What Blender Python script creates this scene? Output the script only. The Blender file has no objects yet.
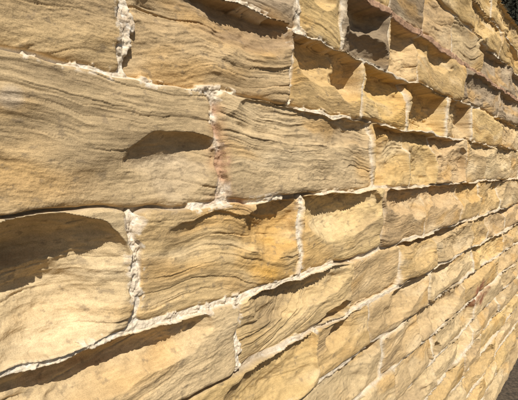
import bpy, math, numpy as np
from mathutils import Vector
rng = np.random.RandomState(7)
D = 0.65          # distance camera - wall face
VB = -2.86
EYE = -VB * D     # eye height above ground
F32 = np.float32

# ------------------------------------------------------------------ noise
_perm = rng.permutation(4096).astype(np.int32)
_ang = rng.rand(4096) * 2 * np.pi
_gx = np.cos(_ang).astype(F32); _gy = np.sin(_ang).astype(F32)
def pn(x, y, seed=0):
    x = np.asarray(x, F32) + F32(seed * 17.31); y = np.asarray(y, F32) + F32(seed * 9.73)
    x0 = np.floor(x); y0 = np.floor(y)
    fx = x - x0; fy = y - y0
    ix = x0.astype(np.int32); iy = y0.astype(np.int32)
    u = fx * fx * fx * (fx * (fx * 6 - 15) + 10); v = fy * fy * fy * (fy * (fy * 6 - 15) + 10)
    def g(i, j, dx, dy):
        h = _perm[(_perm[i & 4095] + j) & 4095]
        return _gx[h] * dx + _gy[h] * dy
    a = g(ix, iy, fx, fy); b = g(ix + 1, iy, fx - 1, fy)
    c = g(ix, iy + 1, fx, fy - 1); d = g(ix + 1, iy + 1, fx - 1, fy - 1)
    return ((a + u * (b - a)) * (1 - v) + (c + u * (d - c)) * v) * F32(1.5)
def fbm(x, y, o, seed=0, gain=0.5):
    r = 0; a = 1.0
    for k in range(o):
        r = r + a * pn(x * (2.03 ** k), y * (2.03 ** k), seed + k * 3 + 1); a *= gain
    return r
def sstep(a, b, x):
    t = np.clip((x - a) / (b - a), 0, 1); return t * t * (3 - 2 * t)

# ------------------------------------------------------------------ survey of the wall
FOC = 403.0
PITCH = math.atan(30 / FOC)
YAW = math.atan(361 / (FOC * math.cos(PITCH) + 30 * math.sin(PITCH)))
def W(x, y):
    """wall coordinates (in units of D) of a measured spot"""
    rx, ry, rf = x - 259.0, 200.0 - y, FOC
    fw = rf * math.cos(PITCH) + ry * math.sin(PITCH)
    up = -rf * math.sin(PITCH) + ry * math.cos(PITCH)
    X = fw * math.cos(YAW) + rx * math.sin(YAW)
    Y = fw * math.sin(YAW) - rx * math.cos(YAW)
    return X / Y, up / Y

courses = [VB, -2.52, -2.24, -1.98, -1.74, -1.50, -1.26, -1.0, -0.742, -0.459, -0.109, 0.259, 0.569, 0.879, 1.19, 1.48, 1.757]
NC = len(courses) - 1
known = {  # course index -> measured vertical joints
 13: [W(392, 20)[0], W(425, 20)[0], W(455, 40)[0]],
 12: [W(300, 20)[0], W(345, 40)[0], W(392, 50)[0], W(420, 60)[0]],
 11: [W(124, 40)[0], W(291, 70)[0], W(366, 105)[0], W(410, 110)[0], W(450, 125)[0]],
 10: [W(219, 150)[0], W(375, 160)[0], W(412, 160)[0], W(440, 165)[0], W(468, 165)[0]],
 9: [W(134, 270)[0], W(303, 240)[0], W(382, 215)[0], W(428, 205)[0], W(462, 200)[0]],
 8: [W(238, 325)[0], W(352, 290)[0], W(402, 260)[0]],
 7: [W(318, 370)[0], W(372, 320)[0]],
}
UMAX = 14.0; UMIN = -1.6
joints = []
for c in range(NC):
    k = sorted(known.get(c, []))
    if not k: k = [0.2 + rng.rand() * 0.6]
    while k[-1] < UMAX + 1: k.append(k[-1] + rng.uniform(0.55, 1.35))
    while k[0] > UMIN - 1: k.insert(0, k[0] - rng.uniform(0.8, 1.2))
    joints.append(np.array(k, F32))
offs = np.cumsum([0] + [len(j) + 1 for j in joints])
NB = offs[-1]

# ------------------------------------------------------------------ grid
us = list(np.arange(UMIN, 0.15, 0.006)); u = 0.15
while u < UMAX:
    us.append(u); u += min(0.0013 * (1 + u * u), 0.0095 if u < 7 else 0.03)
vs = list(np.arange(VB, -0.9, 0.0052)) + list(np.arange(-0.9, 0.72, 0.0022)) + list(np.arange(0.72, 1.757, 0.0045)) + [1.757]
us = np.array(us, F32); vs = np.array(vs, F32)
U, V = np.meshgrid(us, vs)
FAR = sstep(0.9, 2.2, U)          # blocks further along are rougher cut, with tighter joints

# wobbling joints
wu = 0.018 * pn(U * 5, V * 9, 40) + 0.010 * pn(U * 17, V * 20, 41) * (1 - .5 * FAR) + 0.003 * pn(U * 50, V * 50, 44) * (1 - FAR)
wv = 0.018 * pn(U * 2.2, V * 1.5, 42) + 0.011 * pn(U * 8, V * 7, 43) + 0.002 * pn(U * 22, V * 22, 45) * (1 - FAR)
UW = U + wu; VW = V + wv
cb = np.array(courses, F32)
CI = np.clip(np.searchsorted(cb, VW.ravel()) - 1, 0, NC - 1).reshape(U.shape)
dv_lo = VW - cb[CI]; dv_hi = cb[CI + 1] - VW
BID = np.zeros(U.shape, np.int32); du = np.zeros(U.shape, F32); CU = np.zeros(U.shape, F32)
for c in range(NC):
    m = CI == c
    J = joints[c]; x = UW[m] - (0.0 if c != 10 else -0.10) * (VW[m] - (cb[c] + cb[c + 1]) / 2)
    i = np.clip(np.searchsorted(J, x), 1, len(J) - 1)
    l = J[i - 1]; r = J[i]
    BID[m] = offs[c] + i; du[m] = np.minimum(x - l, r - x); CU[m] = (l + r) / 2
dvm = np.minimum(dv_lo, dv_hi)
HCv = (cb[CI] + cb[CI + 1]) / 2
hu = 0.0135 + 0.008 * pn(U * 4, V * 8, 50) + 0.004 * pn(U * 26, V * 26, 51) * (1 - FAR)
hu = hu * (1 - 0.40 * FAR)
hv = 0.0065 + 0.006 * pn(U * 3, V * 3, 52) + 0.0022 * pn(U * 14, V * 12, 53)
lowj = (VW < -0.3)
hv = np.where(lowj, hv + 0.0025, hv)
thin = (np.abs(VW + 0.109) < 0.06) & (U < 0.80)
hv = np.where(thin, hv * 0.5, hv)
redj = (np.abs(VW - 0.879) < 0.05)
hv = np.where(redj, hv + 0.010, hv)
hv = np.maximum(hv, 0.0022); hu = np.maximum(hu, 0.004)
a = du - hu; b = dvm - hv
k = 0.030
hh = np.clip(0.5 + 0.5 * (b - a) / k, 0, 1)
E = b * (1 - hh) + a * hh - k * hh * (1 - hh)      # distance inside the stone from its arris
STONE = sstep(-0.0025, 0.0025, E)

# ------------------------------------------------------------------ per-block parameters
rec = rng.uniform(-0.022, 0.012, NB).astype(F32)
ang = rng.uniform(-0.22, 0.22, NB).astype(F32)
tu = rng.uniform(-0.04, 0.04, NB).astype(F32); tv = rng.uniform(-0.02, 0.12, NB).astype(F32)
sam = rng.uniform(0.35, 1.0, NB).astype(F32)
def bid_at(u_, v_):
    i = np.searchsorted(vs, v_); j = np.searchsorted(us, u_)
    return BID[min(i, len(vs) - 1), min(j, len(us) - 1)]
def setb(px, **kw):
    b_ = bid_at(*W(*px))
    for n, val in kw.items(): globals()[n][b_] = val
setb((60, 140), rec=0.0, ang=-0.04, tu=0.0, tv=0.0, sam=.9)
setb((200, 50), rec=-0.004, ang=0.10, tv=0.02, sam=1.)
setb((60, 25), rec=0.0, tv=0.0, sam=.8)
setb((300, 160), rec=-0.004, ang=-0.06, tv=0.02, sam=1.)
setb((220, 250), rec=-0.002, ang=-0.16, tv=0.02, sam=.9)
setb((340, 220), rec=0.004, ang=0.1, tv=.05, sam=.4)
setb((60, 300), rec=0.006, ang=0.1, tu=0, tv=0, sam=.6)
setb((100, 390), rec=0.0, ang=0.12, sam=.8)
setb((300, 320), rec=0.0, ang=0.30, sam=1.)
sam_ = sam[BID]

su = U - CU
H = rec[BID] + tu[BID] * su + tv[BID] * (VW - HCv)
off = (BID * 3.7).astype(F32)
H = H + 0.018 * pn(U * 2.3 + off, V * 3.5, 1) + 0.010 * pn(U * 5 + off, V * 9, 2)
# bedding, per-block direction, sweeping (cross-bedded)
ca = np.cos(ang[BID]); sa = np.sin(ang[BID])
xr = U * ca + V * sa; yr = -U * sa + V * ca
warp = 0.060 * pn(U * 2.2 + off, V * 2.6, 3) + 0.012 * pn(U * 7, V * 9, 4)
yw = yr + warp
yj = yw + 0.0035 * pn(U * 20, V * 26, 14)
st1 = pn(xr * 1.8 + off, yj * 24, 5)
st2 = pn(xr * 4.5 + off, yj * 60, 6)
st3 = pn(xr * 13 + off, yj * 140, 7)
smask = sstep(-0.4, 0.45, pn(U * 2.5 + off, V * 4.0, 8))
am = (0.2 + 0.8 * smask) * sam_
H = H + am * (0.0038 * st1 + 0.0030 * st2) + (0.35 + .65 * am) * 0.0012 * st3
def ledge(freq, seed, thr):
    ph = yj * freq + 0.5 * pn(xr * 1.3 + off, yj * 0 + 3.3, seed)
    fl = np.floor(ph); f = ph - fl
    amp = sstep(thr, thr + .5, pn(xr * 1.1 + off, fl * 0.73 + 0.31, seed + 1))
    shape = np.where(f < 0.08, -1 + f / 0.08, -f ** 2.2)
    return amp * shape
lg = ledge(11, 200, 0.05); lg2 = ledge(27, 210, 0.0); lg3 = ledge(50, 220, 0.0)
H = H + (0.25 + .75 * smask) * (0.35 + 0.65 * sam_) * (0.0080 * lg + 0.0042 * lg2 + 0.0018 * lg3)
rgh = 0.35 + 0.65 * sstep(-0.3, 0.5, pn(U * 3 + off, V * 4, 12))
lump = fbm(U * 8 + off, V * 13, 3, 60, 0.5)
H = H + 0.0040 * lump * (0.6 + .4 * rgh)
pit = fbm(U * 50, V * 80, 4, 70, 0.72)
H = H + 0.0010 * pit * rgh
R = 0.022 + 0.012 * pn(U * 6, V * 6, 11) + 0.008 * FAR
t = np.clip(1 - E / R, 0, 1)
H = H - R * 0.5 * (1 - np.sqrt(np.maximum(1 - t * t * 0.98, 0)))

# ------------------------------------------------------------------ hollows
wq1 = 0.22 * fbm(U * 5, V * 7, 3, 80); wq2 = 0.22 * fbm(U * 5, V * 7, 3, 90)
HOL = np.zeros(U.shape, F32); HOLM = np.zeros(U.shape, F32)
EDG = 0.006 + 0.035 * FAR
def hollow(cu, cv, ru, rv, dep, bidv=None, tilt=0.0, plo=1.1, phi=0.3, rough=1.0, course=None):
    j0, j1 = np.searchsorted(us, [cu - ru * 1.7, cu + ru * 1.7]); i0, i1 = np.searchsorted(vs, [cv - rv * 1.8, cv + rv * 1.8])
    if j1 <= j0 or i1 <= i0: return
    s = (slice(i0, i1), slice(j0, j1))
    x = (U[s] - cu) / ru + wq1[s] * rough; y = (V[s] - cv - tilt * (U[s] - cu)) / rv + wq2[s] * rough
    q = x * x + y * y
    if course is not None: q = np.abs(x) ** 3 + y * y
    p = plo + (phi - plo) * sstep(-0.3, 1.0, y)
    bb = np.where(q < 1, np.maximum(1 - q, 0) ** p, 0)
    bv = sstep(0.0, 0.008, b[s])
    if course is not None:
        bb = bb * (CI[s] == course) * bv
        HOLM[s] = np.maximum(HOLM[s], dep * bb * 0.85)
        bb = bb * (0.85 + 0.15 * sstep(0.0, 1.0, a[s] / EDG[s]))
    else:
        if bidv is not None: bb = bb * (BID[s] == bidv)
        bb = bb * sstep(0.0, 1.0, a[s] / EDG[s]) * bv
    o = HOL[s]; n_ = dep * bb
    h_ = np.clip(0.5 + 0.5 * (n_ - o) / 0.012, 0, 1)
    HOL[s] = np.maximum(o * (1 - h_) + n_ * h_ + 0.012 * h_ * (1 - h_) * (np.minimum(o, n_) > 0.002), 0)
def hp(x0, y0, x1, y1, dep, **kw):
    xm, ym = (x0 + x1) / 2, (y0 + y1) / 2
    a0, _ = W(x0, ym); a1, _ = W(x1, ym); cu = (a0 + a1) / 2
    _, b0 = W(xm, y0); _, b1 = W(xm, y1)
    cv = (b0 + b1) / 2
    on = kw.pop('on', (xm, ym)); free = kw.pop('free', False)
    hollow(cu, cv, (a1 - a0) / 2, (b0 - b1) / 2, dep, None if free else bid_at(*W(*on)), **kw)
hp(-70, 214, 133, 380, 0.125, on=(60, 300), plo=1.3, phi=0.32, rough=0.6)
hp(-60, 222, 105, 300, 0.150, on=(60, 300), phi=0.3, rough=0.8)
hp(118, 128, 224, 200, 0.040, on=(172, 165), plo=1.2, phi=0.55, rough=1.1, tilt=0.12)
hp(150, 130, 218, 160, 0.050, on=(172, 165), plo=1.0, phi=0.40, rough=1.1, tilt=0.05)
hp(225, 103, 372, 150, 0.028, on=(300, 160), phi=0.35)
hp(305, 112, 400, 150, 0.040, on=(340, 150))
hp(180, -40, 300, 48, 0.085, on=(230, 40), phi=0.45)
hp(130, -20, 240, 50, 0.035, on=(200, 50), phi=0.7)
hp(290, 182, 385, 240, 0.095, on=(340, 220), phi=0.28, rough=0.6)
hp(240, 192, 308, 262, 0.065, on=(270, 250), phi=0.4)
hp(145, 212, 300, 262, 0.022, on=(200, 240))
hp(380, 178, 432, 218, 0.08, on=(400, 210))
hp(330, 48, 380, 102, 0.12, on=(345, 90), phi=.42)
hp(360, 62, 416, 108, 0.10, on=(385, 100), phi=.42)
hp(402, 80, 460, 138, 0.18, on=(430, 110), phi=0.3)
hp(448, 98, 500, 142, 0.12, on=(470, 128), phi=.4)
hp(371, 134, 416, 182, 0.065, on=(390, 160), phi=.5)
hp(406, 140, 447, 192, 0.085, on=(425, 170), phi=.5)
hp(441, 145, 477, 185, 0.06, on=(455, 165), phi=.5)
hp(290, 20, 350, 85, 0.085, on=(320, 60), phi=.45)
hp(333, -25, 394, 36, 0.14, on=(360, 20), phi=.45)
hp(388, 5, 426, 64, 0.10, on=(405, 45), phi=.5)
hp(343, 30, 397, 75, 0.10, on=(370, 55), phi=.5)
hp(-80, 345, 215, 415, 0.095, on=(100, 390), phi=0.35)
hp(240, 258, 352, 318, 0.070, on=(300, 300), phi=0.35)
hp(310, 305, 364, 352, 0.085, on=(340, 320))
hp(240, 335, 335, 400, 0.050, on=(280, 370))
hp(430, 345, 442, 372, 0.15, free=True, rough=0.4)
hp(369, 340, 388, 356, 0.11, free=True, rough=0.4)
for c in range(NC):
    J = joints[c]; v0, v1 = courses[c], courses[c + 1]; hc = v1 - v0
    for i in range(1, len(J)):
        l, r = J[i - 1], J[i]; um = (l + r) / 2; bid = offs[c] + i
        if um > UMAX or um < UMIN: continue
        if -0.75 < v0 < 0.5 and 0.0 < um < 1.9: continue
        n = rng.choice([0, 1, 2], p=[0.2, 0.5, 0.3])
        for _ in range(n):
            ru = rng.uniform(0.25, 0.6) * (r - l); rv = rng.uniform(0.3, 0.7) * hc
            cu = rng.uniform(l + 0.15 * (r - l), r - 0.15 * (r - l)); cv = v1 - rv * rng.uniform(0.3, 1.05)
            hollow(cu, cv, ru, rv, rng.uniform(0.02, 0.10), bid, tilt=rng.uniform(-.2, .2), phi=rng.uniform(0.25, 0.7), rough=0.9)
    # long undercuts running below a bed joint, across the perpends
    x = rng.uniform(1.9, 2.6)
    while x < UMAX:
        ru = rng.uniform(0.35, 1.1); rv = rng.uniform(0.22, 0.55) * hc
        if rng.rand() < 0.75:
            hollow(x + ru, v1 - rv * rng.uniform(0.1, 0.7), ru, rv, rng.uniform(0.035, 0.095), None, tilt=rng.uniform(-.05, .05),
                   phi=rng.uniform(.25, .5), plo=1.2, rough=1.0, course=c)
        x += ru * rng.uniform(1.6, 2.6)
H = H - HOL * (1 + 0.10 * lump)
hm = sstep(0.01, 0.05, HOL)
H = H + hm * 0.007 * fbm(U * 12, V * 18, 3, 120)

# ------------------------------------------------------------------ mortar
ml = fbm(U * 38, V * 38, 3, 130, 0.55)
ml2 = fbm(U * 11, V * 11, 2, 135)
Hm = -0.013 + 0.0042 * ml * (1 - .5 * FAR) + 0.007 * ml2 - 0.010 * FAR
Hm = Hm - np.maximum(0.30 * HOL, HOLM)
Hm = np.where(redj & (dvm < du), Hm + 0.020, Hm)
gap = sstep(0.20, 0.46, pn(U * 2.2, V * 2.2, 137)) * (dvm < du) * (~redj)
gap = np.maximum(gap, (thin & (dvm < du)) * 0.8)
Hm = Hm - gap * 0.03
Hf = H * STONE + Hm * (1 - STONE)
smear = sstep(0.08, 0.26, ml2 * 0.5 + ml * 0.3) * sstep(0.018, 0.007, E) * (E > -0.01) * (1 - gap) * (1 - .7 * FAR)
Hf = Hf + smear * np.maximum(Hm + 0.003 - Hf, 0)
MORT = np.clip(1 - STONE + smear, 0, 1)

# ------------------------------------------------------------------ colours (albedo)
pal = np.array([[.59, .415, .215], [.57, .39, .18], [.62, .46, .255], [.55, .38, .20], [.63, .44, .20], [.57, .41, .22]], F32)
bc = pal[rng.randint(0, len(pal), NB)] * rng.uniform(0.9, 1.06, (NB, 1)).astype(F32)
def colb(px, col): bc[bid_at(*W(*px))] = col
colb((60, 140), [.51, .375, .21]); colb((200, 50), [.52, .37, .20]); colb((60, 25), [.54, .385, .20])
colb((300, 160), [.58, .43, .245]); colb((220, 250), [.59, .42, .21]); colb((60, 300), [.60, .45, .255])
colb((340, 220), [.65, .47, .23]); colb((100, 390), [.62, .46, .26]); colb((300, 320), [.59, .425, .215])
colb((345, 90), [.57, .39, .18]); colb((385, 100), [.62, .42, .17])
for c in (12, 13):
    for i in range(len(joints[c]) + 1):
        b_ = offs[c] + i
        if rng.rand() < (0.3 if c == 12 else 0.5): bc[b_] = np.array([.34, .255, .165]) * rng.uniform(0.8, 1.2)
for c in (14, 15):
    for i in range(len(joints[c]) + 1): bc[offs[c] + i] = np.array([.61, .42, .19]) * rng.uniform(.88, 1.05)
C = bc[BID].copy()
def mix(C, col, f): return C + (np.array(col, F32) - C) * f[..., None]
band = fbm(xr * 1.1 + off, yj * 8, 3, 145)
patch = fbm(U * 2.0 + off, V * 2.8, 3, 150)
C = mix(C, [.35, .25, .145], 0.55 * sstep(0.05, 0.75, patch * .5 + band * .6))
C = mix(C, [.71, .565, .36], 0.5 * sstep(0.05, 0.75, -patch * .4 - band * .6))
och = fbm(xr * 1.6 + off * 1.3, yj * 5, 3, 160)
C = mix(C, [.58, .34, .11], 0.5 * sstep(0.15, 0.75, och))
def stain_shade(x, y, rx, ry, col, amt):
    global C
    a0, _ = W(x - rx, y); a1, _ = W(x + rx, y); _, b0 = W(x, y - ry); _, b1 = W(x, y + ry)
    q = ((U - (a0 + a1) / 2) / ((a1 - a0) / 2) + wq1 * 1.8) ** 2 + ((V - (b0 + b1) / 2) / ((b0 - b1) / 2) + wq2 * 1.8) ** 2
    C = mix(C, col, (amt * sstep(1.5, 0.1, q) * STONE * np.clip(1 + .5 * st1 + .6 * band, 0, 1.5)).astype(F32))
stain_shade(272, 252, 32, 42, [.60, .35, .10], 0.75)
stain_shade(262, 225, 30, 15, [.50, .31, .12], 0.55)
stain_shade(390, 108, 26, 14, [.63, .40, .13], 0.6)
stain_shade(172, 176, 40, 24, [.60, .48, .33], 0.4)
stain_shade(10, 100, 14, 14, [.54, .48, .40], 0.4)
stain_shade(60, 185, 60, 18, [.50, .33, .16], 0.3)
stain_shade(240, 20, 60, 24, [.28, .20, .13], 0.6)  # shade of the hollow below the bed joint, painted into the brown stone
stain_shade(60, 330, 60, 30, [.66, .51, .31], 0.5)
stain_shade(330, 230, 30, 12, [.70, .54, .30], 0.5)
stain_shade(480, 295, 8, 10, [.30, .13, .07], 0.8)
C = C * (1 + (0.09 * st1 + 0.11 * st2 + 0.11 * st3) * (0.35 + 0.65 * am) + (0.07 * lg2 + 0.05 * lg3) * smask)[..., None]
C = C * (1 + 0.08 * lump + 0.07 * pit)[..., None]
sp = fbm(U * 26, V * 34, 4, 170, 0.6)
C = mix(C, [.20, .15, .10], (0.5 * sstep(0.45, 0.95, sp) * STONE).astype(F32))
MC = np.ones(C.shape, F32) * np.array([.72, .61, .46], F32)
MC = mix(MC, [.52, .37, .23], 0.5 * sstep(0.15, 0.85, ml2))
MC = mix(MC, [.82, .76, .66], 0.7 * sstep(0.0, 0.6, -ml))
MC = mix(MC, [.62, .50, .34], 0.5 * FAR)
j1 = W(226, 165)
rj = sstep(1.3, 0.5, np.hypot((U - j1[0]) / 0.09, (V - j1[1]) / 0.17) + 0.9 * ml2)
MC = mix(MC, [.42, .22, .11], 0.8 * rj)
C = mix(C, [.46, .28, .15], 0.5 * rj * STONE * sstep(0.04, 0.0, E))
MC = np.where((redj & (dvm < du))[..., None], np.array([.42, .26, .165], F32) * (1 + 0.3 * ml[..., None]), MC)
MC = mix(MC, [.34, .26, .17], 0.7 * gap)
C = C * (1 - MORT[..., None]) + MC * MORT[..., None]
C = np.clip(C, 0.02, 0.85)

# ------------------------------------------------------------------ mesh helpers
def grid_mesh(name, P, col=None):
    n, m = P.shape[:2]
    me = bpy.data.meshes.new(name)
    me.vertices.add(n * m); me.vertices.foreach_set("co", P.reshape(-1).astype(F32))
    idx = np.arange(n * m, dtype=np.int32).reshape(n, m)
    q = np.stack([idx[:-1, :-1], idx[:-1, 1:], idx[1:, 1:], idx[1:, :-1]], -1).reshape(-1, 4)
    me.loops.add(q.size); me.loops.foreach_set("vertex_index", q.reshape(-1))
    me.polygons.add(len(q)); me.polygons.foreach_set("loop_start", np.arange(0, q.size, 4, dtype=np.int32))
    me.polygons.foreach_set("loop_total", np.full(len(q), 4, np.int32))
    me.polygons.foreach_set("use_smooth", np.ones(len(q), bool))
    me.update(calc_edges=True)
    if col is not None:
        at = me.color_attributes.new("Albedo", 'FLOAT_COLOR', 'POINT')
        cc = np.ones((n * m, 4), F32); cc[:, :3] = col.reshape(-1, 3); at.data.foreach_set("color", cc.reshape(-1))
    ob = bpy.data.objects.new(name, me); bpy.context.scene.collection.objects.link(ob)
    return ob

def new_mat(name):
    m = bpy.data.materials.new(name); m.use_nodes = True
    return m, m.node_tree.nodes, m.node_tree.links, m.node_tree.nodes["Principled BSDF"]

m, N, L, bs = new_mat("sandstone")
bs.inputs["Roughness"].default_value = 0.95; bs.inputs["Specular IOR Level"].default_value = 0.1
at = N.new("ShaderNodeAttribute"); at.attribute_name = "Albedo"
tc = N.new("ShaderNodeTexCoord")
n1 = N.new("ShaderNodeTexNoise"); n1.inputs["Scale"].default_value = 520; n1.inputs["Detail"].default_value = 3; n1.inputs["Roughness"].default_value = 0.7
L.new(tc.outputs["Object"], n1.inputs["Vector"])
n2 = N.new("ShaderNodeTexNoise"); n2.inputs["Scale"].default_value = 90; n2.inputs["Detail"].default_value = 5; n2.inputs["Roughness"].default_value = 0.7
mp = N.new("ShaderNodeMapping"); mp.inputs["Scale"].default_value = (0.4, 1, 1.5); L.new(tc.outputs["Object"], mp.inputs["Vector"]); L.new(mp.outputs[0], n2.inputs["Vector"])
r1 = N.new("ShaderNodeMapRange"); r1.inputs[1].default_value = .3; r1.inputs[2].default_value = .7; r1.inputs[3].default_value = .80; r1.inputs[4].default_value = 1.18
r2 = N.new("ShaderNodeMapRange"); r2.inputs[1].default_value = .3; r2.inputs[2].default_value = .7; r2.inputs[3].default_value = .84; r2.inputs[4].default_value = 1.14
L.new(n1.outputs[0], r1.inputs[0]); L.new(n2.outputs[0], r2.inputs[0])
mu = N.new("ShaderNodeMath"); mu.operation = 'MULTIPLY'; L.new(r1.outputs[0], mu.inputs[0]); L.new(r2.outputs[0], mu.inputs[1])
vm = N.new("ShaderNodeVectorMath"); vm.operation = 'SCALE'; L.new(at.outputs["Color"], vm.inputs[0]); L.new(mu.outputs[0], vm.inputs["Scale"])
L.new(vm.outputs[0], bs.inputs["Base Color"])
ad = N.new("ShaderNodeMath"); ad.operation = 'MULTIPLY_ADD'; ad.inputs[1].default_value = 0.3
L.new(n1.outputs[0], ad.inputs[0]); L.new(n2.outputs[0], ad.inputs[2])
bp = N.new("ShaderNodeBump"); bp.inputs["Strength"].default_value = 0.55; bp.inputs["Distance"].default_value = 0.004
L.new(ad.outputs[0], bp.inputs["Height"]); L.new(bp.outputs[0], bs.inputs["Normal"])

P = np.stack([U * D, -Hf * D, EYE + V * D], -1)
root = bpy.data.objects.new("stone_wall", None); bpy.context.scene.collection.objects.link(root)
face = grid_mesh("wall_face", P, C); face.data.materials.append(m); face.parent = root
T = 0.45
def skin(name, rowA, depth_pts):
    pts = np.stack([rowA] + depth_pts, 0)
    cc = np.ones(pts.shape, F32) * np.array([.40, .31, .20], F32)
    o = grid_mesh(name, pts, cc); o.data.materials.append(m); o.parent = root; return o
top = P[-1][::4]
rows = []
for f in (0.2, 0.45, 0.7, 1.0):
    rr = top.copy(); rr[:, 1] = rr[:, 1] * (1 - f) + T * f; rr[:, 2] = EYE + 1.757 * D + 0.012 * pn(rr[:, 0] * 8, rr[:, 0] * 0 + f * 4, 5); rows.append(rr)
bk = rows[-1].copy(); bk[:, 2] = 0; rows.append(bk)
skin("wall_top", top, rows)
for nm, col in (("wall_end", 0), ("wall_far_end", -1)):
    e = P[::4, col]; r2_ = e.copy(); r2_[:, 1] = T
    skin(nm, e, [r2_])

# ------------------------------------------------------------------ ground
m, N, L, bs = new_mat("gravel_ground")
bs.inputs["Roughness"].default_value = 0.95
tc = N.new("ShaderNodeTexCoord")
n1 = N.new("ShaderNodeTexNoise"); n1.inputs["Scale"].default_value = 30; n1.inputs["Detail"].default_value = 8; n1.inputs["Roughness"].default_value = .78
L.new(tc.outputs["Object"], n1.inputs["Vector"])
cr = N.new("ShaderNodeValToRGB"); cr.color_ramp.elements[0].position = .38; cr.color_ramp.elements[0].color = (.035, .027, .02, 1)
cr.color_ramp.elements[1].position = .64; cr.color_ramp.elements[1].color = (.24, .18, .12, 1)
L.new(n1.outputs[0], cr.inputs[0]); L.new(cr.outputs[0], bs.inputs["Base Color"])
bp = N.new("ShaderNodeBump"); bp.inputs["Distance"].default_value = .03; L.new(n1.outputs[0], bp.inputs["Height"]); L.new(bp.outputs[0], bs.inputs["Normal"])
g = np.array([[[-300, -300, 0], [300, -300, 0]], [[-300, 300, 0], [300, 300, 0]]], F32)
go = grid_mesh("ground", g); go.data.materials.append(m)

# ------------------------------------------------------------------ hedge behind the wall
m, N, L, bs = new_mat("hedge_leaf")
bs.inputs["Roughness"].default_value = 0.8; bs.inputs["Specular IOR Level"].default_value = 0.2
oi = N.new("ShaderNodeTexNoise"); oi.inputs["Scale"].default_value = 6
cr = N.new("ShaderNodeValToRGB"); cr.color_ramp.elements[0].color = (.010, .010, .006, 1); cr.color_ramp.elements[1].color = (.032, .030, .016, 1)
tc = N.new("ShaderNodeTexCoord"); L.new(tc.outputs["Object"], oi.inputs["Vector"]); L.new(oi.outputs[0], cr.inputs[0]); L.new(cr.outputs[0], bs.inputs["Base Color"])
n = 22000
px = rng.uniform(-1, UMAX * D, n); zz = rng.uniform(2.4, 6.2, n)
yc = 0.95 + 0.12 * np.sin(px * 3.1) + 0.1 * np.sin(px * 7 + zz * 4)
py = yc + rng.uniform(-0.45, 0.3, n)
cen = np.stack([px, py, zz], -1)
d1 = rng.normal(size=(n, 3)); d1 /= np.linalg.norm(d1, axis=1)[:, None]
d2 = np.cross(d1, rng.normal(size=(n, 3))); d2 /= np.linalg.norm(d2, axis=1)[:, None]
s = rng.uniform(.03, .06, n)[:, None]
vv = np.stack([cen - d1 * s, cen + d2 * s * .45, cen + d1 * s, cen - d2 * s * .45], 1).reshape(-1, 3)
me = bpy.data.meshes.new("hedge")
me.from_pydata(vv.tolist(), [], np.arange(n * 4).reshape(-1, 4).tolist())
ho = bpy.data.objects.new("hedge", me); bpy.context.scene.collection.objects.link(ho); me.materials.append(m)
a_ = np.linspace(-1, UMAX * D, 160); b_ = np.linspace(0, 1, 60)
A, B = np.meshgrid(a_, b_)
core = np.stack([A, np.where(B < .85, 0.78 + 0.10 * np.sin(A * 4 + B * 11) * np.cos(A * 9 - B * 23), 0.78 + (B - .85) / .15 * .7), np.minimum(B / .85, 1) * 6.0 + 0.08 * np.sin(A * 6)], -1)
co = grid_mesh("core", core); co.data.materials.append(m); co.parent = ho

# ------------------------------------------------------------------ light
Ld = Vector((-0.35, -0.58, 0.74)).normalized()
el = math.asin(Ld.z); az = math.atan2(Ld.x, Ld.y)
w = bpy.data.worlds.new("World"); bpy.context.scene.world = w; w.use_nodes = True
sky = w.node_tree.nodes.new("ShaderNodeTexSky"); sky.sky_type = 'NISHITA'; sky.sun_disc = False
sky.sun_elevation = el; sky.sun_rotation = az
bg = w.node_tree.nodes["Background"]; w.node_tree.links.new(sky.outputs[0], bg.inputs[0]); bg.inputs[1].default_value = 0.05
sd = bpy.data.lights.new("sun", 'SUN'); sd.energy = 5.0; sd.angle = math.radians(0.5); sd.color = (1.0, .95, .86)
so = bpy.data.objects.new("sun", sd); bpy.context.scene.collection.objects.link(so)
so.rotation_euler = (-Ld).to_track_quat('-Z', 'Y').to_euler()

# ------------------------------------------------------------------ camera
cd = bpy.data.cameras.new("camera"); cam = bpy.data.objects.new("camera", cd); bpy.context.scene.collection.objects.link(cam)
cd.sensor_width = 36; cd.lens = FOC / 518 * 36; cd.clip_start = 0.02; cd.clip_end = 1500
cam.location = (0, -D, EYE); cam.rotation_euler = (math.pi / 2 - PITCH, 0, YAW - math.pi / 2)
bpy.context.scene.camera = cam
bpy.context.scene.view_settings.view_transform = 'Standard'
